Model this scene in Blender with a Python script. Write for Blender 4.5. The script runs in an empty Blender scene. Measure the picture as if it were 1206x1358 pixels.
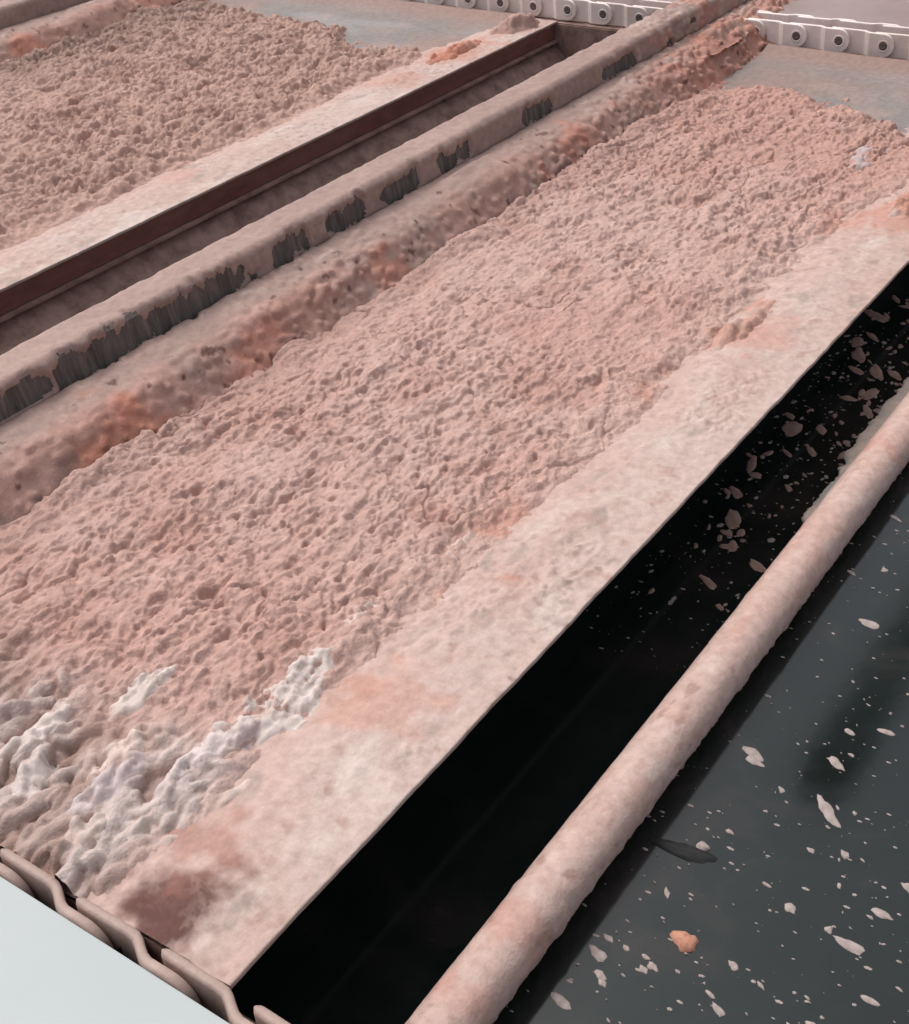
import bpy, math, random
import numpy as np
from mathutils import Matrix

sc = bpy.context.scene
C = sc.collection

# ------------------------------------------------------------------ camera, sky, sun, exposure
cam_d = bpy.data.cameras.new('camera'); cam = bpy.data.objects.new('camera', cam_d); C.objects.link(cam)
R = Matrix(((0.56885, 0.49204, -0.65902), (-0.82044, 0.28369, -0.49638), (-0.05728, 0.82305, 0.56507)))
cam.matrix_world = Matrix.Translation((0, 0, 1.2)) @ R.to_4x4()
cam_d.sensor_fit = 'VERTICAL'; cam_d.sensor_height = 24.0; cam_d.lens = 1776 / 1358 * 24.0
cam_d.clip_start = 0.05; cam_d.clip_end = 500
sc.camera = cam

SUN_EL, SUN_AZ = math.radians(58), math.radians(80)      # direction TO the sun: azimuth measured from +X towards +Y
w = bpy.data.worlds.new('World'); sc.world = w; w.use_nodes = True
nt = w.node_tree; bg = nt.nodes['Background']
sky = nt.nodes.new('ShaderNodeTexSky'); sky.sky_type = 'NISHITA'; sky.sun_disc = False
sky.sun_elevation = SUN_EL; sky.sun_rotation = math.radians(90) - SUN_AZ
sky.dust_density = 5.0; sky.air_density = 1.0; sky.ozone_density = 1.0
hsv = nt.nodes.new('ShaderNodeHueSaturation'); hsv.inputs['Saturation'].default_value = 0.3       # bright overcast: nearly white sky
nt.links.new(sky.outputs[0], hsv.inputs['Color']); nt.links.new(hsv.outputs[0], bg.inputs[0]); bg.inputs[1].default_value = 0.15
sd = bpy.data.lights.new('sun', 'SUN'); sun = bpy.data.objects.new('sun', sd); C.objects.link(sun)
sd.energy = 1.2; sd.angle = math.radians(22); sd.color = (1.0, 0.965, 0.92)
sun.rotation_euler = (0, math.pi / 2 - SUN_EL, SUN_AZ)
sc.view_settings.view_transform = 'Standard'; sc.view_settings.look = 'None'
sc.view_settings.gamma = 1.0; sc.view_settings.use_curve_mapping = False
sc.view_settings.exposure = 0.25

rng = np.random.default_rng(7); random.seed(7)

# ------------------------------------------------------------------ numpy noise and lump fields
def vnoise(x, y, seed):
    t = np.random.default_rng(seed).random((256, 256))
    xi = np.floor(x).astype(int); yi = np.floor(y).astype(int)
    fx = x - xi; fy = y - yi
    fx = fx * fx * (3 - 2 * fx); fy = fy * fy * (3 - 2 * fy)
    a = t[xi & 255, yi & 255]; b = t[(xi + 1) & 255, yi & 255]
    c = t[xi & 255, (yi + 1) & 255]; d = t[(xi + 1) & 255, (yi + 1) & 255]
    return (a * (1 - fx) + b * fx) * (1 - fy) + (c * (1 - fx) + d * fx) * fy

def fbm(x, y, scale, seed, octs=3, gain=0.5):                # about -1..1
    s = 0; amp = 1; tot = 0
    for k in range(octs):
        ca, sa = math.cos(0.65 * k + 0.35), math.sin(0.65 * k + 0.35); f = scale * 2 ** k
        s = s + amp * (vnoise((x * ca - y * sa) * f + 17.3 * k, (x * sa + y * ca) * f - 9.1 * k, seed + k) * 2 - 1)
        tot += amp; amp *= gain
    return s / tot * 1.5

def sstep(a, b, x):
    t = np.clip((x - a) / (b - a), 0, 1); return t * t * (3 - 2 * t)

def lumps(X0, Y0, nx, ny, dx, dy, n, rlo, rhi, elong, lev, seed, power=4, tilt=0.25):
    """height field of n crumbs, composited by maximum: level minus a steep shoulder"""
    g = np.random.default_rng(seed)
    H = np.full((nx, ny), -1.0)
    cx = g.random(n) * nx * dx; cy = g.random(n) * ny * dy
    r = rlo + (rhi - rlo) * g.random(n) ** 2
    el = 1 + (elong - 1) * g.random(n); an = g.normal(0.1, 0.45, n)
    L = lev * g.random(n); dep = r * (0.75 + 0.5 * g.random(n))
    tx = g.normal(0, tilt, n); ty = g.normal(0, tilt, n)
    for k in range(n):
        R_ = r[k] * el[k]
        i0 = max(0, int((cx[k] - R_) / dx)); i1 = min(nx, int((cx[k] + R_) / dx) + 2)
        j0 = max(0, int((cy[k] - R_) / dy)); j1 = min(ny, int((cy[k] + R_) / dy) + 2)
        if i1 <= i0 or j1 <= j0: continue
        u = (np.arange(i0, i1) * dx - cx[k])[:, None]; v = (np.arange(j0, j1) * dy - cy[k])[None, :]
        ca, sa = math.cos(an[k]), math.sin(an[k])
        p = (u * ca + v * sa) / R_; q = (-u * sa + v * ca) / r[k]
        d = p * p + q * q
        h = L[k] + (p * tx[k] + q * ty[k]) * r[k] * 0.5 - dep[k] * d ** (power / 2)
        h[d > 1.5] = -1
        S = H[i0:i1, j0:j1]; np.maximum(S, h, out=S)
    return H

# ------------------------------------------------------------------ object helpers
def put(name, me, parent=None, label=None, cat=None, group=None, kind=None):
    o = bpy.data.objects.new(name, me); C.objects.link(o)
    if parent: o.parent = parent
    if label: o['label'] = label
    if cat: o['category'] = cat
    if group: o['group'] = group
    if kind: o['kind'] = kind
    return o

def grid_mesh(name, P, col, mat, keep=None, smooth=True):
    """P (n,m,3) points, col (n,m,3) mineral colour, keep (n-1,m-1) faces kept"""
    n, m = P.shape[:2]
    idx = np.arange(n * m).reshape(n, m)
    q = np.stack([idx[:-1, :-1], idx[1:, :-1], idx[1:, 1:], idx[:-1, 1:]], -1)
    q = q[keep] if keep is not None else q.reshape(-1, 4)
    used = np.zeros(n * m, bool); used[q.ravel()] = True
    remap = np.cumsum(used) - 1
    V = P.reshape(-1, 3)[used]; q = remap[q]
    me = bpy.data.meshes.new(name)
    me.vertices.add(len(V)); me.vertices.foreach_set('co', V.astype(np.float32).ravel())
    k = len(q)
    me.loops.add(k * 4); me.loops.foreach_set('vertex_index', q.astype(np.int32).ravel())
    me.polygons.add(k); me.polygons.foreach_set('loop_start', np.arange(0, k * 4, 4, dtype=np.int32))
    me.polygons.foreach_set('use_smooth', np.full(k, smooth))
    me.update(calc_edges=True)
    if col is not None:
        at = me.color_attributes.new('mineral_and_shade', 'FLOAT_COLOR', 'POINT')
        c = np.ones((len(V), 4), np.float32); c[:, :3] = col.reshape(-1, 3)[used]
        at.data.foreach_set('color', c.ravel())
    me.materials.append(mat)
    return me

def poly_mesh(name, verts, faces, mat, smooth=False):
    me = bpy.data.meshes.new(name); me.from_pydata([tuple(v) for v in verts], [], faces)
    if smooth:
        for p in me.polygons: p.use_smooth = True
    me.update(); me.materials.append(mat); return me

def box_mesh(name, x0, x1, y0, y1, z0, z1, mat, bevel=0.003):
    import bmesh
    bm = bmesh.new()
    v = [bm.verts.new(p) for p in ((x0,y0,z0),(x1,y0,z0),(x1,y1,z0),(x0,y1,z0),(x0,y0,z1),(x1,y0,z1),(x1,y1,z1),(x0,y1,z1))]
    for f in ((3,2,1,0),(4,5,6,7),(0,1,5,4),(1,2,6,5),(2,3,7,6),(3,0,4,7)): bm.faces.new([v[i] for i in f])
    if bevel: bmesh.ops.bevel(bm, geom=bm.edges[:], offset=bevel, segments=2, affect='EDGES')
    me = bpy.data.meshes.new(name); bm.to_mesh(me); bm.free(); me.materials.append(mat); return me

def mixc(a, b, t):
    a = np.asarray(a, float); b = np.asarray(b, float); t = np.asarray(t)[..., None]
    return a * (1 - t) + b * t

# ------------------------------------------------------------------ materials
def new_mat(name):
    m = bpy.data.materials.new(name); m.use_nodes = True
    return m, m.node_tree, m.node_tree.nodes['Principled BSDF']

def noise(nt, scale, detail=5, rough=0.6, vec=None, dist=0.0):
    n = nt.nodes.new('ShaderNodeTexNoise'); n.inputs['Scale'].default_value = scale
    n.inputs['Detail'].default_value = detail; n.inputs['Roughness'].default_value = rough
    n.inputs['Distortion'].default_value = dist
    if vec: nt.links.new(vec, n.inputs['Vector'])
    return n

def coords(nt, scale=(1, 1, 1)):
    t = nt.nodes.new('ShaderNodeTexCoord'); mp = nt.nodes.new('ShaderNodeMapping')
    mp.inputs['Scale'].default_value = scale
    nt.links.new(t.outputs['Object'], mp.inputs['Vector']); return mp.outputs['Vector']

def ramp(nt, fac, stops):
    r = nt.nodes.new('ShaderNodeValToRGB')
    el = r.color_ramp.elements
    while len(el) < len(stops): el.new(0.5)
    for e, (p, c) in zip(el, stops): e.position = p; e.color = (*c, 1)
    nt.links.new(fac, r.inputs[0]); return r.outputs[0]

def bump(nt, bsdf, h, strength, dist):
    b = nt.nodes.new('ShaderNodeBump'); b.inputs['Strength'].default_value = strength
    b.inputs['Distance'].default_value = dist
    nt.links.new(h, b.inputs['Height']); nt.links.new(b.outputs[0], bsdf.inputs['Normal'])

def salt_mat(name, rough=0.8, bstr=0.5, spec=0.3):
    m, nt, b = new_mat(name)
    a = nt.nodes.new('ShaderNodeAttribute'); a.attribute_name = 'mineral_and_shade'
    v = coords(nt)
    n1 = noise(nt, 55, 6, 0.65, v)
    fac = ramp(nt, n1.outputs[0], [(0.28, (0.80, 0.76, 0.74)), (0.72, (1.13, 1.14, 1.15))])
    mx = nt.nodes.new('ShaderNodeMix'); mx.data_type = 'RGBA'; mx.blend_type = 'MULTIPLY'
    mx.inputs[0].default_value = 1.0
    nt.links.new(a.outputs['Color'], mx.inputs[6]); nt.links.new(fac, mx.inputs[7])
    nt.links.new(mx.outputs[2], b.inputs['Base Color'])
    b.inputs['Roughness'].default_value = rough
    b.inputs['Specular IOR Level'].default_value = spec
    n2 = noise(nt, 210, 5, 0.6, v)
    bump(nt, b, n2.outputs[0], bstr, 0.004)
    return m

def plain_mat(name, stops, scale=30, rough=0.6, metallic=0.0, stretch=(1, 1, 1), bstr=0.25, bdist=0.003, spec=0.4):
    m, nt, b = new_mat(name)
    v = coords(nt, stretch); n1 = noise(nt, scale, 7, 0.65, v)
    nt.links.new(ramp(nt, n1.outputs[0], stops), b.inputs['Base Color'])
    b.inputs['Roughness'].default_value = rough; b.inputs['Metallic'].default_value = metallic
    b.inputs['Specular IOR Level'].default_value = spec
    n2 = noise(nt, scale * 4, 4, 0.6, v); bump(nt, b, n2.outputs[0], bstr, bdist)
    return m

M = {}
M['salt'] = salt_mat('salt crumb', bstr=0.7)
M['crust'] = salt_mat('salt crust', 0.7, 0.35, 0.35)
M['grey_steel'] = plain_mat('bare grey steel', [(0.28, (0.055, 0.043, 0.040)), (0.55, (0.135, 0.112, 0.104)), (0.8, (0.26, 0.19, 0.168))], 40, 0.85, 0.0, (2.2, 0.5, 0.3), spec=0.15)
M['red_steel'] = plain_mat('wet red brown steel', [(0.3, (0.15, 0.055, 0.043)), (0.7, (0.24, 0.105, 0.085))], 18, 0.6, 0.0, (0.4, 1, 1.5))
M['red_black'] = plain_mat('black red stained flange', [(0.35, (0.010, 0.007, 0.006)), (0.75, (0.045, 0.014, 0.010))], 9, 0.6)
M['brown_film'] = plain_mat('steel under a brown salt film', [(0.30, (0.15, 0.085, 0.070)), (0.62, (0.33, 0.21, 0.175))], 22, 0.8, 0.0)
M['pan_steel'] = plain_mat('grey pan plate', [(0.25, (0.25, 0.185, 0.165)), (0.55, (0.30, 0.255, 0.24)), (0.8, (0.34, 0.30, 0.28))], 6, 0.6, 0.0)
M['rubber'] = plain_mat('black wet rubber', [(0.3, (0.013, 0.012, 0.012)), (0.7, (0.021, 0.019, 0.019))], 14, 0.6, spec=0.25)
M['seam'] = plain_mat('dark rubber strip', [(0.3, (0.013, 0.014, 0.014)), (0.7, (0.020, 0.021, 0.021))], 20, 0.3, spec=0.3, bstr=0.05)
M['scrap'] = plain_mat('black scrap', [(0.3, (0.012, 0.012, 0.013)), (0.7, (0.022, 0.022, 0.023))], 60, 0.7, spec=0.25)
M['chain'] = plain_mat('salt whitened chain steel', [(0.28, (0.70, 0.59, 0.55)), (0.6, (0.80, 0.72, 0.69))], 26, 0.6)
for key in ('chain',):
    t_ = M[key].node_tree; bs = t_.nodes['Principled BSDF']; src = bs.inputs['Base Color'].links[0].from_socket
    oi = t_.nodes.new('ShaderNodeObjectInfo'); rr = ramp(t_, oi.outputs['Random'], [(0.0, (0.88, 0.83, 0.80)), (1.0, (1.08, 1.06, 1.06))])
    mm = t_.nodes.new('ShaderNodeMix'); mm.data_type = 'RGBA'; mm.blend_type = 'MULTIPLY'; mm.inputs[0].default_value = 1
    t_.links.new(src, mm.inputs[6]); t_.links.new(rr, mm.inputs[7]); t_.links.new(mm.outputs[2], bs.inputs['Base Color'])
M['near_chain'] = plain_mat('pink filmed chain steel', [(0.3, (0.28, 0.19, 0.16)), (0.7, (0.40, 0.29, 0.25))], 30, 0.55)
M['pin'] = plain_mat('dark pin', [(0.3, (0.08, 0.06, 0.055)), (0.7, (0.16, 0.12, 0.11))], 80, 0.6)
M['cover'] = plain_mat('pale painted plate', [(0.2, (0.31, 0.345, 0.35)), (0.8, (0.365, 0.39, 0.39))], 3, 0.45, bstr=0.06)
M['far_cover'] = plain_mat('shade toned far plate', [(0.25, (0.22, 0.155, 0.14)), (0.75, (0.32, 0.25, 0.23))], 4, 0.7)  # far counterpart of the pale plate, its shade put into a darker colour
M['flake'] = plain_mat('pale salt flake', [(0.3, (0.24, 0.185, 0.17)), (0.7, (0.42, 0.35, 0.325))], 120, 0.8)
M['pink_flake'] = plain_mat('brownish pink flake', [(0.3, (0.26, 0.145, 0.11)), (0.7, (0.46, 0.31, 0.26))], 120, 0.8)
M['orange_flake'] = plain_mat('orange salt clump', [(0.3, (0.36, 0.15, 0.09)), (0.7, (0.52, 0.27, 0.19))], 90, 0.8)
# dark turbid liquid, still, faint scum film
m, nt, b = new_mat('dark liquid'); v = coords(nt)
n1 = noise(nt, 4.5, 9, 0.68, v, 0.9); n2 = noise(nt, 60, 4, 0.7, v)
c1 = ramp(nt, n1.outputs[0], [(0.32, (0.005, 0.0085, 0.0080)), (0.52, (0.008, 0.0125, 0.0118)), (0.66, (0.022, 0.019, 0.018)), (0.80, (0.045, 0.036, 0.032))])
nt.links.new(c1, b.inputs['Base Color'])
nt.links.new(ramp(nt, n1.outputs[0], [(0.3, (0.07,) * 3), (0.72, (0.14,) * 3)]), b.inputs['Roughness'])
b.inputs['IOR'].default_value = 1.54
n3 = noise(nt, 9, 3, 0.5, v); bump(nt, b, n3.outputs[0], 0.10, 0.003); M['floor'] = m

# mineral colours (linear albedo)
SALMON = (0.470, 0.290, 0.246); TAN = (0.435, 0.280, 0.230); PALE = (0.48, 0.360, 0.322); WHITE = (0.57, 0.485, 0.45)
ORANGE = (0.46, 0.190, 0.130); RUST = (0.095, 0.034, 0.025); BROWN = (0.375, 0.228, 0.190); FILM = (0.310, 0.210, 0.182)
LILAC = (0.46, 0.36, 0.36); GREYF = (0.33, 0.255, 0.225)

# ------------------------------------------------------------------ setting: floor
FZ = -0.22
put('water', poly_mesh('water', [(-30, -30, FZ), (60, -30, FZ), (60, 60, FZ), (-30, 60, FZ)], [(0, 1, 2, 3)], M['floor']), kind='structure')

# ------------------------------------------------------------------ trays
XA, XB = 0.552, 3.945

def lip_z(y, yl):            # lip falls gently from its edge (yl) into the tray
    return -0.055 * np.clip((y - yl - 0.13) / 0.35, 0, 1.2)

def make_tray(yl, yw, lip_col_seed, label, spots, x0, near):
    """yl: lip edge, yw: foot of the far wall; the wall carries a crusted flange"""
    root = put('salt_tray', None, label=label, cat='tray'); root.location = (0, 0, 0)
    step = 0.0032 if near else 0.006
    # --- lip: a plate with rolled edge, crusted
    xs = np.arange(x0, XB + 0.02, step)
    s = np.concatenate([[-0.006, -0.003, 0.0, 0.003], np.arange(0.007, 0.42, step)])
    Xg, S = np.meshgrid(xs, s, indexing='ij')
    Y = yl + np.maximum(S, 0)
    Z = lip_z(Y, yl) + np.minimum(S, 0)
    a = 0.0022 * fbm(Xg, Y, 9, lip_col_seed, 3) + 0.0014 * fbm(Xg, Y, 45, lip_col_seed + 5, 3)
    patch = sstep(0.10, 0.5, fbm(Xg, Y, 7, lip_col_seed + 9, 4)) * sstep(0.01, 0.05, S)
    a += 0.004 * patch * np.abs(fbm(Xg, Y, 70, lip_col_seed + 11, 2))
    Z = Z + np.where(S > -0.001, a * sstep(0, 0.02, S), 0)
    Y = Y + np.where(S < 0.004, 0.0012 * fbm(Xg, S, 22, lip_col_seed + 3), 0)
    n = fbm(Xg, Y * 1.4, 5, lip_col_seed + 20, 4); n2 = fbm(Xg * .5, Y, 16, lip_col_seed + 30, 4)
    c = mixc(PALE, (0.46, 0.32, 0.275), sstep(-0.2, 0.7, n))
    c = mixc(c, (0.54, 0.445, 0.40), 0.7 * sstep(0.05, 0.7, n2))
    c = mixc(c, (0.475, 0.325, 0.282), 0.85 * sstep(0.08, 0.20, S + 0.06 * fbm(Xg, Y, 12, lip_col_seed + 41, 4)))
    c = mixc(c, GREYF, 0.75 * sstep(0.45, 0.85, fbm(Xg * .7, Y * 1.3, 20, lip_col_seed + 40, 4)))
    c = mixc(c, BROWN, 0.6 * sstep(0.55, 0.95, fbm(Xg, Y, 38, lip_col_seed + 44, 3)))
    c = mixc(c, (0.24, 0.165, 0.14), 0.7 * sstep(0.5, 0.9, fbm(Xg, Y, 70, lip_col_seed + 48, 2)) * sstep(-0.1, 0.5, fbm(Xg, Y, 4, lip_col_seed + 50, 2)))
    for (sx, sy, r, colr, k) in spots:
        d = np.hypot((Xg - sx), (Y - sy)) / r + 0.55 * fbm(Xg, Y, 26, lip_col_seed + 60, 4)
        c = mixc(c, colr, k * (1 - sstep(0.35, 1.15, d)) * (1 if colr is not RUST else 0.72 + 0.28 * sstep(-0.3, 0.1, fbm(Xg, Y, 75, 77, 3, 0.8))))
    put('lip_plate', grid_mesh('lip_plate', np.stack([Xg, Y, Z], -1), c, M['crust']), root)
    # --- near end plate closing the tray behind the chain
    ys_ = np.arange(yl, yw + 0.02, 0.006); Yg, T = np.meshgrid(ys_, np.linspace(0, 1, 16), indexing='ij')
    Pz = (lip_z(Yg, yl) - 0.002) * (1 - T) - 0.16 * T
    Px = x0 - 0.003 + 0.004 * T + 0.003 * fbm(Yg, T * .1, 25, lip_col_seed + 80, 3) * sstep(0, .1, T)
    c = mixc((0.27, 0.165, 0.135), (0.36, 0.24, 0.20), sstep(-0.3, 0.4, fbm(Yg, T * .1, 12, lip_col_seed + 82, 3)))
    put('near_end_plate', grid_mesh('near_end_plate', np.stack([Px, Yg, Pz], -1), c, M['crust']), root)
    return root

def make_wall(root, yw, x0, patches, seed, near):
    """box wall with a crust skin over grey steel; the crust is worn through in ragged patches"""
    # foot, sloping inner face, ledge, upright step, top flange, back
    prof = [(yw - 0.02, -0.07), (yw + 0.012, -0.02), (yw + 0.072, 0.050), (yw + 0.092, 0.059), (yw + 0.168, 0.070), (yw + 0.180, 0.064), (yw + 0.190, 0.124), (yw + 0.199, 0.131), (yw + 0.272, 0.131), (yw + 0.280, 0.122), (yw + 0.280, -0.24)]
    pts = np.array(prof); seg = np.hypot(*np.diff(pts, axis=0).T); cum = np.concatenate([[0], np.cumsum(seg)])
    step = 0.0045 if near else 0.007
    s = np.arange(0, cum[-1], step); py = np.interp(s, cum, pts[:, 0]); pz = np.interp(s, cum, pts[:, 1])
    ty = np.gradient(py); tz = np.gradient(pz); L = np.hypot(ty, tz); ny, nz = -tz / L, ty / L      # outward (towards -Y / up)
    for _ in range(3):
        ny = np.convolve(np.pad(ny, 1, 'edge'), [.25, .5, .25], 'valid'); nz = np.convolve(np.pad(nz, 1, 'edge'), [.25, .5, .25], 'valid')
    xs = np.arange(x0, XB + 0.75, step)
    Xg, S = np.meshgrid(xs, s, indexing='ij')
    PY = np.broadcast_to(py, Xg.shape); PZ = np.broadcast_to(pz, Xg.shape)
    # steel core
    xs2 = np.linspace(x0 + 0.004, XB + 0.74, 60); Xc, _ = np.meshgrid(xs2, np.arange(len(prof)), indexing='ij')
    core = np.stack([Xc, np.broadcast_to(pts[:, 0], Xc.shape), np.broadcast_to(pts[:, 1], Xc.shape)], -1)
    put('wall_plate', grid_mesh('wall_plate', core, None, M['grey_steel'], smooth=False), root)
    face = 1 - sstep(cum[2] - 0.005, cum[3] + 0.035, S + 0.012 * fbm(Xg, S, 12, seed + 51, 3))            # the inner face
    low = 1 - sstep(cum[3] + 0.05, cum[4] - 0.01, S)
    gap = sstep(cum[8] + 0.0, cum[9] + 0.03, S)
    far = sstep(3.1, 3.7, Xg)
    lf = lumps(x0, 0, len(xs), len(s), step, step, 5200 if near else 1500, 0.006, 0.020, 1.6, 0.010, seed + 1, 2.5)
    lf = np.clip(lf, -0.006, 0.02)
    # thick ragged lip of crust around the worn patches
    keep = np.ones((len(xs) - 1, len(s) - 1), bool)
    ctr = (cum[5] + cum[6]) / 2
    m = np.full(Xg.shape, 9.0)
    for (px0, px1, off, hw) in patches:
        cx = (px0 + px1) / 2; hl = (px1 - px0) / 2
        du = np.maximum(np.abs(Xg - cx) - hl * 0.72, 0) / max(0.28 * hl, 0.012); dv = (S - ctr - off + 0.003) / (hw * 0.95)
        m = np.minimum(m, np.hypot(du, dv))
    m = m + 0.55 * fbm(Xg, S * 0.5, 30, seed + 7, 3) + 0.17 * fbm(Xg, S * 0.5, 110, seed + 8, 2)
    rim = np.exp(-((m - 1.45) / 0.35) ** 2)
    rough = np.clip(0.6 * rim + 0.25 + 0.9 * sstep(0.0, 0.6, fbm(Xg, S, 6, seed + 2, 3)) * (0.25 + 0.25 * low) + 0.28 * face + 0.9 * far * (0.45 + low) - 0.55 * (1 - low) * (1 - far), 0.05, 1.7)
    bulge = 0.010 * sstep(0.1, 0.8, fbm(Xg, S, 4, seed + 4, 2)) * low
    disp = 0.006 + 0.0020 * fbm(Xg, S, 30, seed + 3, 4) + rough * (lf + 0.002) * 0.62 + bulge
    hole = m < 0.95
    disp = (disp + 0.0015 * rim) * sstep(0.85, 1.2, m) + 0.0006 * (1 - sstep(0.85, 1.2, m))
    keep &= ~(hole[:-1, :-1] & hole[1:, 1:])
    P = np.stack([Xg + 0.002 * fbm(Xg, S, 50, seed + 12, 2), PY + ny * disp, PZ + nz * disp], -1)
    n1 = fbm(Xg, S, 5, seed + 20, 4); n2 = fbm(Xg, S, 14, seed + 22, 4)
    c = mixc(FILM, (0.35, 0.238, 0.205), sstep(-0.4, 0.5, n1))
    c = mixc(c, (0.34, 0.240, 0.207), 0.8 * low * (1 - face) * sstep(-0.3, 0.4, n2))
    fc = mixc(BROWN, (0.38, 0.210, 0.168), sstep(-0.3, 0.5, n1))
    fc = mixc(fc, GREYF, 0.45 * sstep(0.35, 0.8, fbm(Xg, S * .22, 13, seed + 24, 3)))
    fc = mixc(fc, ORANGE, 0.60 * sstep(0.25, 0.85, n2 + 0.35 * fbm(Xg, S, 3, seed + 25, 2)))
    fc = mixc(fc, (0.45, 0.265, 0.222), 0.8 * sstep(-0.2, 0.5, fbm(Xg, S, 18, seed + 26, 3)))
    c = mixc(c, fc, face)
    c = mixc(c, (0.45, 0.20, 0.145), np.clip(0.55 * far * low + 0.55 * far * sstep(0.1, 0.6, n2), 0, 0.8))
    c = mixc(c, PALE, 0.55 * (1 - face) * sstep(0.3, 0.75, fbm(Xg, S, 24, seed + 28, 3)) * sstep(0.2, 0.6, rough))
    for (sx, ss, r, k) in ((1.27, 0.10, 0.13, 0.9), (1.62, 0.10, 0.09, 0.7), (2.05, 0.10, 0.08, 0.5), (2.9, 0.13, 0.10, 0.8)):
        d = np.hypot(Xg - sx, (S - ss) * 1.3) / r + 0.5 * fbm(Xg, S, 20, seed + 29, 3)
        c = mixc(c, ORANGE, k * low * (1 - sstep(0.3, 1.1, d)))
    pits = sstep(0.85, 1.0, fbm(Xg, S, 40, seed + 33, 2)) * low
    c = mixc(c, RUST, 0.8 * pits)
    c = mixc(c, (0.17, 0.10, 0.085), gap)
    put('salt_crust', grid_mesh('salt_crust', P, c, M['crust'], keep), root)

def make_under(root, yl, x0, kind):
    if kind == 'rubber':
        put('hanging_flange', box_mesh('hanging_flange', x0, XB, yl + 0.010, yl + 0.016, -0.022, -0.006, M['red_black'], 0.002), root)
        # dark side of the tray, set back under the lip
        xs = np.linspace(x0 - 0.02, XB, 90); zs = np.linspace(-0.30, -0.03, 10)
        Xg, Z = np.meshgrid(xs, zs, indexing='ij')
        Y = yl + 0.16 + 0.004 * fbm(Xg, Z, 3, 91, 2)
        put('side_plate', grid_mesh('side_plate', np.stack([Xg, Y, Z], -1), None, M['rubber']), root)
    else:
        put('hanging_flange', box_mesh('hanging_flange', x0, XB, yl + 0.004, yl + 0.016, -0.058, -0.005, M['red_steel'], 0.002), root)
        put('ledge', box_mesh('ledge', x0, XB, yl - 0.012, yl + 0.020, -0.066, -0.0585, M['brown_film'], 0.002), root)
        xs = np.linspace(x0, XB, 300); t = np.linspace(0, 1, 30)
        Xg, T = np.meshgrid(xs, t, indexing='ij')
        Y = yl + 0.012 - 0.14 * T + 0.003 * fbm(Xg, T * .3, 20, 95, 3); Z = -0.067 - 0.13 * T + 0.003 * fbm(Xg, T * .3, 30, 96, 3)
        put('lower_plate', grid_mesh('lower_plate', np.stack([Xg, Y, Z], -1), None, M['brown_film']), root)

def make_pan(root, yl, yw, x0):
    # pan floor below the salt, and the bare end plate rising to the chain rail
    put('pan_floor', box_mesh('pan_floor', x0, 3.35, yl + 0.10, yw + 0.02, -0.085, -0.070, M['pan_steel'], 0), root)
    xs = np.linspace(3.25, XB, 40); ys = np.linspace(yl + 0.12, yw + 0.01, 60)
    Xg, Y = np.meshgrid(xs, ys, indexing='ij')
    t = (Xg - 3.25) / (XB - 3.25)
    Z = -0.032 + 0.027 * t + 0.012 * sstep(0.93, 1, t) + 0.002 * fbm(Xg, Y, 5, 71, 3) + 0.0035 * sstep(0.52, 0.56, t + 0.03 * fbm(Xg, Y, 2, 73, 1))
    n = fbm(Xg * 1.6, Y * 0.7, 4, 74, 4)
    c = mixc((0.215, 0.190, 0.178), (0.26, 0.182, 0.158), sstep(0.0, 0.7, n))
    c = mixc(c, (0.265, 0.255, 0.25), 0.8 * sstep(0.15, 0.8, fbm(Xg * 1.8, Y * .6, 5, 75, 3)))
    c = mixc(c, SALMON, 0.55 * sstep(0.2, 0.8, fbm(Xg, Y, 9, 76, 3)) * (1 - t))
    c = mixc(c, (0.30, 0.19, 0.16), 0.8 * sstep(0.7, 0.98, t))
    put('end_plate', grid_mesh('end_plate', np.stack([Xg, Y, Z], -1), c, M['crust']), root)

P1 = [(1.02, 1.24, 0.004, 0.030), (1.19, 1.74, 0.000, 0.034), (1.79, 1.91, 0.002, 0.032), (1.95, 2.10, 0.002, 0.029), (2.145, 2.29, 0.0, 0.026),
      (2.36, 2.49, 0.0, 0.026), (2.71, 2.85, -0.002, 0.023), (3.10, 3.30, 0.0, 0.021), (3.47, 3.50, -0.012, 0.010), (3.60, 3.66, 0.012, 0.012)]
P1 = [(a * 1.038, b * 1.038, o, h) for (a, b, o, h) in P1]
near_tray = make_tray(0.757, 1.640, 101, 'near salt tray with pale crusted lip above the black shaded liquid and the pink pipe',
    [(0.597, 0.888, 0.078, RUST, 1.0), (0.585, 0.900, 0.05, (0.10, 0.035, 0.028), 0.8), (0.68, 0.93, 0.07, (0.33, 0.15, 0.11), 0.6), (2.20, 0.90, 0.10, ORANGE, 0.4), (1.30, 0.88, 0.02, (0.4, 0.17, 0.12), 0.7), (1.02, 0.93, 0.035, (0.42, 0.2, 0.15), 0.6), (2.85, 0.87, 0.10, ORANGE, 0.6), (1.00, 0.88, 0.09, (0.47, 0.26, 0.2), 0.6)], XA, True)
make_under(near_tray, 0.757, XA, 'rubber'); make_pan(near_tray, 0.757, 1.640, XA); make_wall(near_tray, 1.640, XA, P1, 300, True)
far_tray = make_tray(2.409, 3.790, 501, 'farther salt tray behind the crusted wall, its straight lip over a dark red gap',
    [(3.55, 2.52, 0.16, ORANGE, 0.6), (2.3, 2.56, 0.08, (0.46, 0.2, 0.15), 0.35), (3.2, 2.53, 0.10, ORANGE, 0.35)], 0.9, False)
make_under(far_tray, 2.409, 0.9, 'steel'); make_pan(far_tray, 2.409, 3.790, 0.9); make_wall(far_tray, 3.790, 0.9, [(2.4, 2.6, 0, 0.02)], 700, False)

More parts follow.
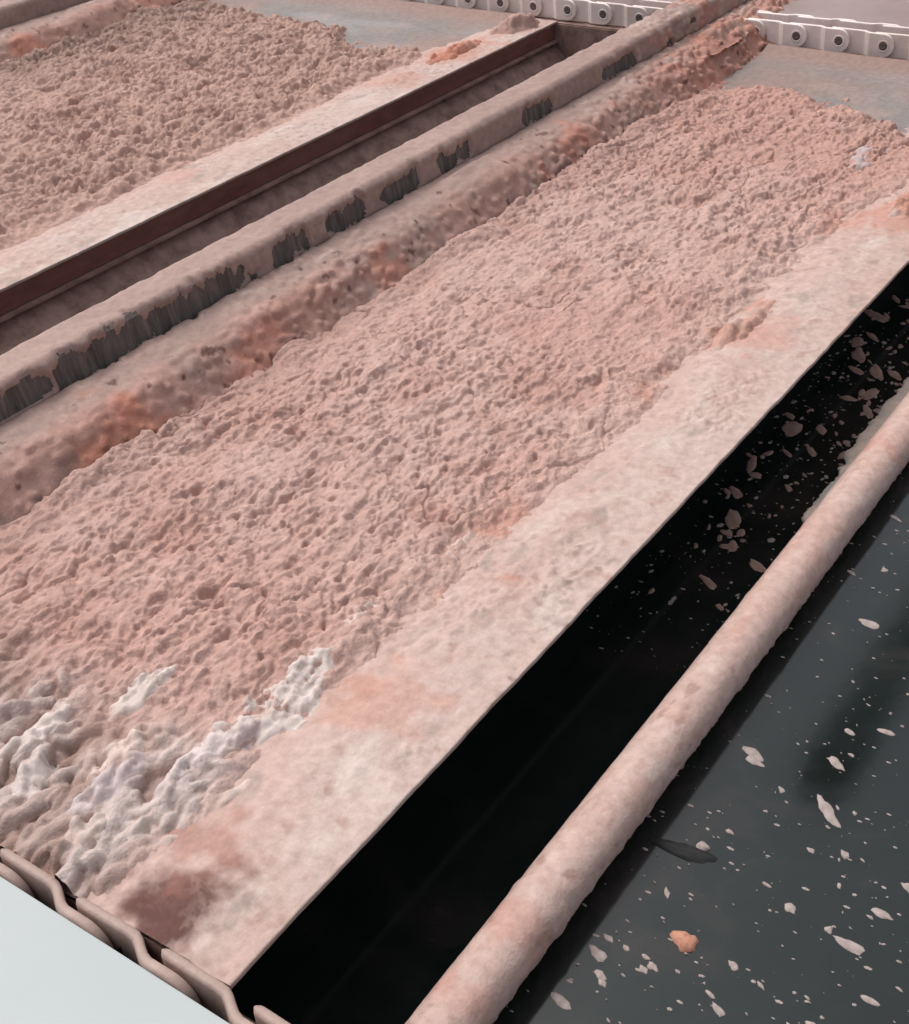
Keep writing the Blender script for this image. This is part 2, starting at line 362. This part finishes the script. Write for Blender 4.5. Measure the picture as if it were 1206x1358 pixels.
# ------------------------------------------------------------------ salt beds (loose crumbs: stuff)
def make_bed(x0, x1, y0, y1, step, seed, yl, yw, n_small, n_big, n_pit, pitk, base, amp, end_x, near):
    xs = np.arange(x0, x1, step); ys = np.arange(y0, y1, step)
    X, Y = np.meshgrid(xs, ys, indexing='ij'); nx, ny = X.shape
    small = lumps(x0, y0, nx, ny, step, step, n_small, 0.005, 0.014, 1.9, 0.010, seed, 4)
    big = lumps(x0, y0, nx, ny, step, step, n_big, 0.014, 0.042, 2.2, 0.010, seed + 1, 5, 0.12)
    small = np.maximum(small, -0.006); big = np.maximum(big, -0.008)
    calm = sstep(-0.1, 0.75, fbm(X, Y, 3.2, seed + 2, 3))                       # calmer areas
    pit = np.maximum(lumps(x0, y0, nx, ny, step, step, n_pit, 0.003, 0.008, 3.0, 0.012, seed + 20, 3, 0.1), -0.001) + 0.001
    wx = X * (0.52 if near else 0.7) + 0.010 * fbm(X, Y, 30, seed + 40, 2); wy = Y * 1.1 + 0.010 * fbm(X, Y, 30, seed + 42, 2)
    sc_ = 0.70 if near else 0.72
    t1 = fbm(wx, wy, 38 * sc_, seed + 44, 4, 0.52); t2 = fbm(wx, wy, 85 * sc_, seed + 48, 3, 0.6)
    flakes = 0.0075 * sstep(-0.42, -0.20, t1) + 0.0045 * sstep(0.12, 0.30, t1) + 0.0038 * sstep(-0.55, -0.28, t2) + 0.0012 * t2
    ebar = sstep(0.0, 0.14, Y - (yl + 0.16))
    h = (big * 0.36 + small * ((0.26 if near else 0.50) - 0.16 * calm) + flakes * ((0.86 if near else 1.1) - 0.46 * calm)) * amp - 0.009 - pit * (0.62 - 0.40 * calm) * pitk + 0.006 * fbm(X, Y, 7, seed + 3, 2) + 0.0010 * fbm(X, Y, 130, seed + 4, 2)
    rip = fbm(X * 0.35 + 0.02 * fbm(X, Y, 9, seed + 60, 2), Y * 1.6, 17, seed + 62, 2); h = h + (0.0035 if near else 0.0015) * sstep(-0.25, 0.15, rip)
    crack = np.abs(fbm(X * 0.55, Y * 1.5, 9, seed + 14, 3)); h -= 0.009 * (1 - sstep(0.0, 0.06, crack)) * sstep(0.0, 0.5, fbm(X, Y, 4, seed + 15, 2))
    h = h * (0.30 + 0.70 * ebar)
    # borders: falls under the lip surface, ragged
    yb = yl + 0.175 + 0.024 * fbm(X, X * 0, 4, seed + 5, 3) + 0.022 * fbm(X, Y, 22, seed + 6, 4)
    if near: yb = yb - 0.10 * sstep(2.65, 3.2, X) + 0.02 * (1 - sstep(0.7, 1.1, X))
    e = sstep(0.0, 0.11, Y - yb + 0.012 * fbm(X, Y, 60, seed + 17, 3))
    xe = end_x(Y) + 0.09 * fbm(X, Y, 7, seed + 8, 4, 0.6)
    f = sstep(0.0, 0.20, xe - X)
    up = 0.016 * (1 - sstep(0.0, 0.06, yw - Y)) * sstep(-0.2, 0.5, fbm(X, X * 0, 6, seed + 9, 2))
    Z = base + h + up - 0.020 * (1 - e) - 0.06 * (1 - f) + 0.012 * np.exp(-((Y - yb - 0.05) / 0.03) ** 2) * np.clip(fbm(X, Y, 6, seed + 10, 2), 0, 1)
    return xs, ys, X, Y, Z, e, f, yb

BST = 0.0025
xs, ys, X, Y, Z, e, f, yb = make_bed(0.551, 3.80, 0.80, 1.66, BST, 1001, 0.757, 1.64, 19000, 2300, 5200, 0.85, 0.001, 0.95,
                                     lambda y: 3.71 - 0.34 * (1 - sstep(0.80, 1.30, y)), True)
# near end: the salt lies in soft folds
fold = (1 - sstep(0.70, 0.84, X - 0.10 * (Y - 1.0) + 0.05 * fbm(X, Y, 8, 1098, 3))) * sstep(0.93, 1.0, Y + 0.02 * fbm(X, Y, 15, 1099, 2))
nf = int((fold > 0.02).any(axis=1).sum()) + 2
ff = lumps(0, 0, nf, len(ys), BST, BST, 620, 0.007, 0.020, 4.2, 0.016, 1097, 2.2, 0.2)
FF = np.zeros_like(Z); FF[:nf] = np.maximum(ff, -0.014)
Zs = Z.copy()
for _ in range(6): Zs[1:-1, 1:-1] = (Zs[1:-1, 1:-1] * 2 + Zs[:-2, 1:-1] + Zs[2:, 1:-1] + Zs[1:-1, :-2] + Zs[1:-1, 2:]) / 6
Z1 = Z * (1 - fold) + fold * (Zs + 0.85 * FF + 0.0015 * fbm(X, Y, 60, 1096, 3))
n1 = fbm(X, Y, 3.5, 1101, 4); n2 = fbm(X, Y, 12, 1103, 4)
c = mixc(SALMON, (0.495, 0.328, 0.284), sstep(-0.3, 0.6, n1))
c = mixc(c, (0.42, 0.24, 0.195), 0.5 * sstep(0.15, 0.7, n2))
c = mixc(c, (0.49, 0.285, 0.235), 0.5 * sstep(0.2, 0.9, -n1))
edge_band = np.exp(-((Y - yb - 0.04) / 0.05) ** 2)
c = mixc(c, (0.52, 0.355, 0.305), 0.75 * edge_band)
c = mixc(c, ORANGE, 0.45 * edge_band * sstep(0.2, 0.7, fbm(X, Y, 7, 1105, 3)))
c = mixc(c, (0.43, 0.245, 0.20), 0.6 * sstep(2.6, 3.3, X))
fw = fbm(X * 0.7, Y * 1.3, 11, 1107, 4)
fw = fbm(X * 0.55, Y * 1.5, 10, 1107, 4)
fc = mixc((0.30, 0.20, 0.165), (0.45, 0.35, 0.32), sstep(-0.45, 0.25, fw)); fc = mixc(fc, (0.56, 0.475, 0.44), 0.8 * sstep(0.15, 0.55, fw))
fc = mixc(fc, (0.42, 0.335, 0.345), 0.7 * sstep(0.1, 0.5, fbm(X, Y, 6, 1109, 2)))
fc = mixc(fc, (0.27, 0.175, 0.145), 0.75 * (1 - sstep(-0.006, 0.008, FF)))  # brown paste low between the folds, also darkened as painted valley shade
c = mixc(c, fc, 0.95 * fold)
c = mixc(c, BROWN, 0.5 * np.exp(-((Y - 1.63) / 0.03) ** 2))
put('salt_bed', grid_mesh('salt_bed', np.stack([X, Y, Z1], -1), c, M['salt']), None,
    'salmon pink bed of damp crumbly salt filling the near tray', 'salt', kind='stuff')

# whitish folds at the near end, each a lump of its own lying on the bed
def ridge(cx, cy, lx, ly, ang, hgt, colr, seed, label, step=0.0028):
    n = int(lx * 2.9 / step); m_ = int(ly * 2.9 / step)
    u = (np.arange(n) - n / 2) * step; v = (np.arange(m_) - m_ / 2) * step
    U, V = np.meshgrid(u, v, indexing='ij')
    ca, sa = math.cos(ang), math.sin(ang)
    gx = cx + U * ca - V * sa; gy = cy + U * sa + V * ca
    ix = np.clip(((gx - xs[0]) / BST).astype(int), 0, len(xs) - 1); iy = np.clip(((gy - ys[0]) / BST).astype(int), 0, len(ys) - 1)
    zb = Z1[ix, iy]; zb = np.maximum(zb, lip_z(gy, 0.757)) if True else zb
    d = np.hypot(U / lx, V / ly) + 0.30 * fbm(gx * .6, gy * 1.2, 18, seed, 3) + 0.07 * fbm(gx, gy, 60, seed + 3, 2)
    t = 1 - sstep(0.15, 1.05, d)
    lf = lumps(0, 0, n, m_, step, step, int(55 * lx * ly / 0.004) + 8, 0.008, 0.024, 2.2, 0.010, seed + 5, 2.2)
    z = zb - 0.012 + t * (0.65 * hgt + 0.012 + 0.13 * np.maximum(lf, -0.006) + 0.0055 * fbm(gx * .45, gy * 1.5, 36, seed + 7, 4, 0.6) - 0.004 * sstep(0.25, 0.6, fbm(gx, gy, 60, seed + 8, 3)))
    keep = (d < 1.02)[:-1, :-1]
    k = fbm(gx, gy, 18, seed + 9, 3)
    c = mixc(colr, WHITE, 0.5 * sstep(-0.1, 0.6, k)); c = mixc(c, (0.43, 0.30, 0.255), 0.95 * sstep(0.30, 0.92, d + 0.40 * fbm(gx, gy, 40, seed + 11, 3)))
    put('salt_lump', grid_mesh('salt_lump', np.stack([gx, gy, z], -1), c, M['crust'], keep), None, label, 'salt lump', 'whitish salt lumps at the near end of the bed')

# one long white lump
ridge(0.945, 1.014, 0.185, 0.082, 0.02, 0.009, WHITE, 21, 'large chalk white salt lump lying along the edge of the pink bed')
ridge(1.13, 1.010, 0.120, 0.045, 0.06, 0.003, (0.56, 0.43, 0.38), 23, 'pale pinkish salt lump just beyond the large chalk white lump')
ridge(1.33, 1.000, 0.130, 0.032, 0.03, 0.001, (0.53, 0.39, 0.34), 43, 'faint pale salt streak trailing along the bed edge beyond the other lumps')
ridge(0.820, 1.178, 0.095, 0.040, -0.02, 0.008, (0.56, 0.47, 0.43), 25, 'small grey white salt lump set apart up in the pink bed')
ridge(0.690, 1.235, 0.110, 0.046, 0.10, 0.010, WHITE, 27, 'off white salt lump at the left edge of the picture')
ridge(0.745, 1.115, 0.110, 0.038, 0.0, 0.009, (0.56, 0.44, 0.395), 29, 'pinkish white salt lump in the middle of the lumps by the chain')
ridge(0.785, 1.025, 0.160, 0.040, -0.08, 0.010, (0.57, 0.48, 0.46), 31, 'long lilac white salt ridge bordering the crusted lip')
ridge(0.645, 1.185, 0.070, 0.038, 0.25, 0.009, (0.55, 0.47, 0.44), 33, 'rounded grey white salt lump close to the chain at the left')
ridge(0.685, 1.090, 0.110, 0.036, -0.1, 0.010, (0.50, 0.41, 0.405), 35, 'lilac tinted salt lump folded behind the chain links')
ridge(0.665, 1.008, 0.100, 0.034, -0.1, 0.010, (0.52, 0.43, 0.39), 37, 'beige salt lump beside the rust stain at the corner')
ridge(0.618, 1.060, 0.045, 0.040, 0.3, 0.008, (0.48, 0.38, 0.34), 39, 'small beige salt lump touching the chain')
ridge(0.725, 0.962, 0.100, 0.030, -0.1, 0.005, (0.52, 0.38, 0.33), 41, 'narrow pink salt ridge running onto the pale lip')

xs2, ys2, X, Y, Z, e, f, yb = make_bed(1.45, 3.80, 2.46, 3.815, 0.0042, 2001, 2.409, 3.79, 21000, 2400, 6500, 1.1, 0.003, 1.3,
                                       lambda y: 3.62 + 0.14 * sstep(2.8, 3.4, y), False)
n1 = fbm(X, Y, 2.5, 2101, 4); n2 = fbm(X, Y, 12, 2103, 4)
c = mixc(TAN, (0.46, 0.290, 0.240), sstep(-0.3, 0.6, n1))
c = mixc(c, (0.32, 0.18, 0.14), 0.5 * sstep(0.2, 0.7, n2))
c = mixc(c, (0.31, 0.20, 0.165), 0.8 * sstep(3.45, 3.75, Y + 0.05 * n1))  # shade along the back wall, painted into the bed colour
edge_band = np.exp(-((Y - yb - 0.02) / 0.06) ** 2); c = mixc(c, (0.52, 0.33, 0.275), 0.8 * edge_band)
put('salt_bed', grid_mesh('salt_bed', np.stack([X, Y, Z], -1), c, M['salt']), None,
    'brownish crumbly salt bed in the farther tray behind the crusted wall', 'salt', kind='stuff')

# crumbly mounds
def mound(cx, cy, lx, ly, hgt, colr, colr2, seed, label, zb=0.0, step=0.0042):
    n = int(lx * 2.6 / step); m_ = int(ly * 2.6 / step)
    U, V = np.meshgrid((np.arange(n) - n / 2) * step, (np.arange(m_) - m_ / 2) * step, indexing='ij')
    gx, gy = cx + U, cy + V
    d = np.hypot(U / lx, V / ly) + 0.28 * fbm(gx, gy, 14, seed, 3)
    t = 1 - sstep(0.15, 1.05, d)
    lf = lumps(0, 0, n, m_, step, step, int(n * m_ / 38), 0.009, 0.024, 1.6, 0.016, seed + 5, 2.4)
    z = zb - 0.012 + t * (hgt + 0.012) + 0.75 * t * np.maximum(lf, -0.008)
    c = mixc(colr, colr2, sstep(-0.1, 0.6, fbm(gx, gy, 16, seed + 9, 3)))
    put('salt_mound', grid_mesh('salt_mound', np.stack([gx, gy, z], -1), c, M['salt'], (d < 1.02)[:-1, :-1]), None, label, 'salt mound')

mound(3.84, 2.50, 0.13, 0.085, 0.040, (0.40, 0.26, 0.22), SALMON, 61, 'greyish pink salt mound at the far end of the farther lip, against the chain')
mound(3.52, 2.525, 0.17, 0.055, 0.015, ORANGE, (0.5, 0.27, 0.2), 63, 'low orange salt mound on the lip of the farther tray')
mound(2.23, 0.930, 0.17, 0.045, 0.003, (0.47, 0.275, 0.222), PALE, 65, 'low orange salt clump on the pale near lip, at the bed edge')
mound(2.93, 0.865, 0.16, 0.045, 0.012, (0.47, 0.24, 0.18), PALE, 67, 'orange pink salt clump on the near lip by the right edge of the picture')
mound(3.20, 1.06, 0.20, 0.075, 0.014, LILAC, (0.45, 0.27, 0.22), 69, 'lilac grey salt mound at the far right end of the pink bed', -0.012)
mound(3.80, 1.755, 0.24, 0.070, 0.022, (0.42, 0.21, 0.16), (0.40, 0.25, 0.205), 71, 'orange crumbly mound caked on the far end of the crusted wall', 0.062)

# ------------------------------------------------------------------ chains
PITCH = 0.134; CH = 0.068; NCOL = 22
def link_mesh(mat, t, crank, soft):
    """one cranked side plate: y runs from +, rounded at the - end, z 0..CH; its outer end (towards -y) steps to -x"""
    L = PITCH + CH * 0.92; n = 34; ys_ = [L / 2 - L * (0.5 - 0.5 * math.cos(math.pi * k / (n - 1))) for k in range(n)]
    V, F = [], []; r = CH / 2; cw = 0.012 if soft < 0.004 else 0.021
    for y in ys_:
        d = L / 2 - (abs(y) if y < 0 else min(y, L / 2 - r)); hh = r if d > r else math.sqrt(max(r * r - (r - d) ** 2, 1e-7))
        hh = max(hh, 0.003)
        k = 1 - float(sstep(-cw, cw, np.array(y + 0.012)))          # 0 at + end, 1 at - end
        xo = -crank * k; tt = t
        if soft > 0.004:                                            # film rounds off the inner end
            q = min((L / 2 - y) / (0.6 * t), 1.0); tt = t * max(0.25, math.sqrt(max(0, 1 - (1 - q) ** 2))); xo += (t - tt) / 2
        b_ = min(soft, tt * 0.45, hh * 0.45)
        for (x, z) in ((xo + b_, r - hh), (xo + .3 * b_, r - hh + .3 * b_), (xo, r - hh + b_), (xo, r + hh - b_), (xo + .3 * b_, r + hh - .3 * b_), (xo + b_, r + hh), (xo + tt - b_, r + hh), (xo + tt - .3 * b_, r + hh - .3 * b_), (xo + tt, r + hh - b_), (xo + tt, r - hh + b_), (xo + tt - .3 * b_, r - hh + .3 * b_), (xo + tt - b_, r - hh)):
            V.append((x, y, z))
    for i in range(n - 1):
        for j in range(12):
            a, b2 = i * 12 + j, i * 12 + (j + 1) % 12
            F.append((a, a + 12, b2 + 12, b2))
    F.append(tuple(range(12))); F.append(tuple(range((n - 1) * 12 + 11, (n - 1) * 12 - 1, -1)))
    me = poly_mesh('link', V, F, mat, soft > 0.004)
    return me

def disc_mesh(name, r0, r1, x0, x1, mat, n=20):
    """ring (r0>0) or pin head, axis along x, protruding towards -x"""
    V, F = [], []
    rings = [(x1, r1), (x0 + 0.001, r1), (x0, r1 - 0.001), (x0, r0 + 0.001), (x0 + 0.002, max(r0, 0.0001))]
    for (x, r) in rings:
        for k in range(n):
            a = 2 * math.pi * k / n; V.append((x, r * math.cos(a), r * math.sin(a)))
    for i in range(len(rings) - 1):
        for k in range(n):
            F.append((i * n + k, i * n + (k + 1) % n, (i + 1) * n + (k + 1) % n, (i + 1) * n + k))
    return poly_mesh(name, V, F, mat, True)

def make_chain(x, z, y0, y1, mat, label, double):
    root = put('conveyor_chain', None, label=label, cat='chain'); root.location = (x, y0, z)
    lm = link_mesh(mat, 0.012 if double else 0.014, 0.013 if double else 0.019, 0.0022 if double else 0.0045); pm = disc_mesh('pin', 0.0, 0.0125, -0.0145 if double else -0.022, 0.012, M['pin']); rm = disc_mesh('collar', 0.0125, 0.0175, -0.0150, 0.0, mat)
    n = int((y1 - y0) / PITCH) + 1
    for i in range(n):
        l = put('link', lm, root); l.location = (0, i * PITCH, 0)
        l.rotation_euler = (random.gauss(0, 0.008), 0, random.gauss(0, 0.01))
        p = put('pin', pm, l); p.location = (0, -PITCH / 2 - 0.0, CH / 2)
        if double:
            r_ = put('collar', rm, l); r_.location = (0, -PITCH / 2, CH / 2)
            q = put('back_plate', lm, l); q.location = (0.075, 0, 0.004); q.scale = (-1, 1, 1)
    return root

make_chain(3.985, 0.0, 0.434, 4.75, M['chain'], 'far whitened conveyor chain of cranked links beyond the ends of the trays', True)
make_chain(0.538, -0.066, 0.216, 1.65, M['near_chain'], 'near pink filmed conveyor chain of cranked links along the pale cover plate', False)

# rails that carry the chains
put('chain_rail', box_mesh('chain_rail', 3.950, 4.035, -0.6, 6.0, -0.34, -0.004, M['brown_film'], 0.004), None, 'brown filmed steel rail under the far chain', 'rail')
put('chain_rail', box_mesh('chain_rail', 0.530, 0.562, 0.2, 2.2, -0.36, -0.060, M['brown_film'], 0.004), None, 'brown filmed steel rail under the near chain beside the cover plate', 'rail')
# cover plates
def cover(x0, x1, y0, y1, z, t, mat, label):
    put('cover_plate', box_mesh('cover_plate', x0, x1, y0, y1, z - t, z, mat, 0.0025), None, label, 'cover plate')
cover(-0.35, 0.519, 0.25, 2.6, 0.0, 0.02, M['cover'], 'pale grey white cover plate in the bottom left corner before the near chain')
cover(4.10, 5.6, -0.8, 6.0, 0.055, 0.02, M['far_cover'], 'pinkish grey cover plate behind the far chain')

# ------------------------------------------------------------------ pipe with bracket
pipe_root = put('guard_pipe', None, label='pink salt coated round pipe running above the dark speckled liquid', cat='pipe')
pipe_root.location = (0, 0.611, -0.172)
xs_ = np.arange(0.30, 3.95, 0.006); a_ = np.linspace(0, 2 * math.pi, 73)
Xg, A = np.meshgrid(xs_, a_, indexing='ij')
aw = np.minimum(A, 2 * math.pi - A)                     # mirror so the seam closes
r = 0.0394 + 0.0005 * fbm(Xg, aw * 0.05, 8, 801, 3) + 0.0005 * fbm(Xg, aw * 0.05, 60, 803, 3)
under = sstep(1.2, 2.2, aw)
r = r + 0.003 * under * np.clip(fbm(Xg, aw * .04, 90, 805, 2), 0, 1)
step_ = np.zeros_like(Xg)
for xj in (0.93, 1.62, 2.42): r = r + 0.0016 * np.exp(-((Xg - xj - 0.006 * np.cos(aw)) / 0.007) ** 2)
Pp = np.stack([Xg, -r * np.sin(A), r * np.cos(A)], -1)
n1 = fbm(Xg, aw * .06, 7, 811, 4); n2 = fbm(Xg, aw * .06, 22, 813, 4)
c = mixc((0.56, 0.395, 0.345), (0.55, 0.365, 0.312), sstep(-0.3, 0.5, n1)); c = mixc(c, (0.60, 0.48, 0.43), 0.5 * sstep(0.1, 0.7, n2))
c = mixc(c, (0.52, 0.28, 0.225), 0.5 * sstep(0.35, 0.8, fbm(Xg, aw * .05, 10, 815, 3)))
c = mixc(c, BROWN, 0.75 * sstep(0.62, 0.9, fbm(Xg, aw * .06, 30, 817, 3)))
for xj in (0.93, 1.62): c = mixc(c, BROWN, 0.4 * np.exp(-((Xg - xj - 0.01) / 0.006) ** 2) * sstep(-0.2, 0.5, n2))
put('tube', grid_mesh('tube', Pp, c, M['crust']), pipe_root)
# crusted bracket plate alongside the tube at the far part
xs_ = np.arange(1.87, 3.9, 0.005); v_ = np.linspace(0, 1, 20)
Xg, V = np.meshgrid(xs_, v_, indexing='ij')
wdt = 0.024 * sstep(0, 0.02, Xg - 1.87) * (1 + 0.55 * sstep(0.23, 0.25, Xg - 1.87)) + 0.008 * fbm(Xg, Xg * 0, 40, 821, 5, 0.7) + 0.006
th = 2 * math.pi * V
Pb = np.stack([Xg, 0.025 + (0.5 - 0.5 * np.cos(th)) * wdt, -0.004 + 0.007 * np.sin(th) + 0.003 * fbm(Xg, V, 30, 823, 2) * np.sin(th)], -1)
c = mixc((0.28, 0.26, 0.235), (0.36, 0.29, 0.25), sstep(-0.3, 0.5, fbm(Xg, V * .1, 14, 825, 3)))
put('bracket_plate', grid_mesh('bracket_plate', Pb, c, M['crust']), pipe_root)

# ------------------------------------------------------------------ things floating on the dark liquid
# the roof beam whose soft dark reflection lies on the liquid at the right
put('roof_beam', box_mesh('roof_beam', 4.50, 11.0, 1.27, 1.46, 3.0, 3.25, M['brown_film'], 0.01), None, 'roof beam high overhead, seen only as a soft dark band mirrored in the liquid', 'beam')

def flake_mesh(name, rx, ry, h, mat, seed, n=14, jag=0.22, taper=0.0):
    g = random.Random(seed); V, F = [], []
    rad = [1 + g.uniform(-jag, jag) for _ in range(n)]
    rad = [(rad[i - 1] + 2 * rad[i] + rad[(i + 1) % n]) / 4 for i in range(n)]
    rad = [q + (g.uniform(-jag, jag) * 0.28) for q in rad]
    for (k, z) in ((1.0, -0.0004), (0.86, 0.6 * h), (0.5, h)):
        for i in range(n):
            a = 2 * math.pi * i / n; yy = ry * k * rad[i] * math.sin(a)
            V.append((rx * k * rad[i] * math.cos(a) * (1 - taper * yy / ry), yy, z * (0.6 + 0.8 * g.random())))
    for s_ in range(2):
        for i in range(n): F.append((s_ * n + i, s_ * n + (i + 1) % n, (s_ + 1) * n + (i + 1) % n, (s_ + 1) * n + i))
    F.append(tuple(range(2 * n, 3 * n)))
    return poly_mesh(name, V, F, mat, True)

KQ = 1.42 / 1.6
o = put('rubber_scrap', flake_mesh('rubber_scrap', 0.013, 0.048, 0.004, M['scrap'], 4, 18, 0.25, 0.3), None, 'black elongated scrap floating on the dark liquid below the pink pipe', 'scrap')
o.location = (1.290 * KQ, 0.583 * KQ, FZ + 0.0005); o.rotation_euler = (0, 0, 0.05)
o = put('salt_flake', flake_mesh('salt_flake', 0.013, 0.017, 0.006, M['orange_flake'], 5, 16, 0.45), None, 'orange salt clump, the only orange one floating on the dark liquid', 'salt flake')
o.location = (1.142 * KQ, 0.502 * KQ, FZ + 0.0005)
o = put('salt_flake', flake_mesh('salt_flake', 0.007, 0.010, 0.004, M['flake'], 6, 14, 0.3), None, 'pale salt flake touching the black floating scrap', 'salt flake')
o.location = (1.312 * KQ, 0.560 * KQ, FZ + 0.001)
protos = [flake_mesh('salt_flake', 0.0052, 0.0088, 0.0016, M['flake'], 40 + k, 14, 0.45, (k % 3) * 0.22) for k in range(12)]
G = random.Random(12); n_f = 0
big = [(1.487, 0.434, 2.0), (1.470, 0.415, 2.0), (1.535, 0.576, 1.9), (1.52, 0.567, 1.5), (1.585, 0.455, 1.5), (1.06, 0.60, 1.8), (1.03, 0.575, 1.3), (0.965, 0.60, 1.8), (1.26, 0.31, 1.7), (1.275, 0.40, 1.4), (1.95, 0.54, 2.2), (1.40, 0.27, 1.6), (1.335, 0.285, 1.6)]
big = [(x * KQ, y * KQ, q) for (x, y, q) in big]
nests = [(G.uniform(0.85, 1.9), G.uniform(0.15, 0.56)) for _ in range(22)]
while n_f < 178:
    if n_f < len(big): x, y, s_ = big[n_f]
    else:
        if G.random() < 0.6:
            q = G.choice(nests); x = q[0] + G.gauss(0, 0.06); y = q[1] + G.gauss(0, 0.035)
        else: x = G.uniform(0.78, 2.1); y = G.uniform(0.10, 0.60)
        if y > 0.58 or y < 0.66 - 0.46 * x: continue
        s_ = 0.22 + 1.0 * G.random() ** 3
    o = put('salt_flake', protos[G.randrange(12)], None, 'small pale salt flake floating on the dark liquid right of the pink pipe', 'salt flake', 'pale salt flakes right of the pipe')
    o.location = (x, y, FZ + 0.0006); o.rotation_euler = (0, 0, G.gauss(-0.40, 0.3) + (math.pi if G.random() < .5 else 0))
    o.scale = (s_ * G.uniform(0.7, 1.2), s_ * G.uniform(0.75, 1.35), 0.8); n_f += 1
# pinkish scum flakes in the shade between the lip and the pipe, thick towards the far end
pro2 = [flake_mesh('salt_flake', 0.0075, 0.0060, 0.0016, M['pink_flake'], 70 + k, 14, 0.45) for k in range(9)]
n_f = 0
while n_f < 112:
    x = 0.7 + 2.3 * G.random() ** 0.55; y = G.uniform(0.68, 0.86)
    if G.random() > float(sstep(1.45, 2.1, np.array(x))) + 0.02: continue
    s_ = 0.70 + 2.1 * G.random() ** 2.0
    o = put('salt_flake', pro2[G.randrange(9)], None, 'brownish pink salt flake floating in the black shade between the pale lip and the pipe', 'salt flake', 'pinkish flakes between the lip and the pipe')
    o.location = (x, y, FZ + 0.0006); o.rotation_euler = (0, 0, G.gauss(0.7, 0.5))
    o.scale = (s_ * G.uniform(0.9, 1.8), s_ * G.uniform(0.6, 1.1), 1); n_f += 1
# specks too small to count
V, F = [], []
def speck(p, u, v_, n_):
    k = len(V); p = np.array(p)
    for a in range(5):
        t = 2 * math.pi * a / 5 + 0.3; V.append(p + u * math.cos(t) + v_ * math.sin(t))
    V.append(p + n_)
    for a in range(5): F.append((k + a, k + (a + 1) % 5, k + 5))
for _ in range(1500):
    x = G.uniform(0.65, 2.6); y = G.uniform(-0.1, 0.9) if x > 1.45 else G.uniform(-0.1, 0.62); s_ = 0.0005 + 0.0022 * G.random() ** 2
    speck((x, y, FZ + 0.0003), np.array((s_, s_ * G.uniform(-.6, .6), 0)), np.array((0, s_ * G.uniform(1, 2.4), 0)), np.array((0, 0, 0.0010)))
for _ in range(260):
    x = 1.45 + 1.4 * G.random(); y = G.uniform(0.68, 0.88); s_ = 0.0012 + 0.0045 * G.random() ** 2.5
    if G.random() > float(sstep(1.4, 1.9, np.array(x))): continue
    speck((x, y, FZ + 0.0003), np.array((s_ * 1.6, s_ * G.uniform(-.6, .6), 0)), np.array((0, s_ * G.uniform(.7, 1.4), 0)), np.array((0, 0, 0.0010)))
put('salt_specks', poly_mesh('salt_specks', V, F, M['flake']), None, 'fine pale salt specks sprinkled over the dark liquid', 'salt specks', kind='stuff')
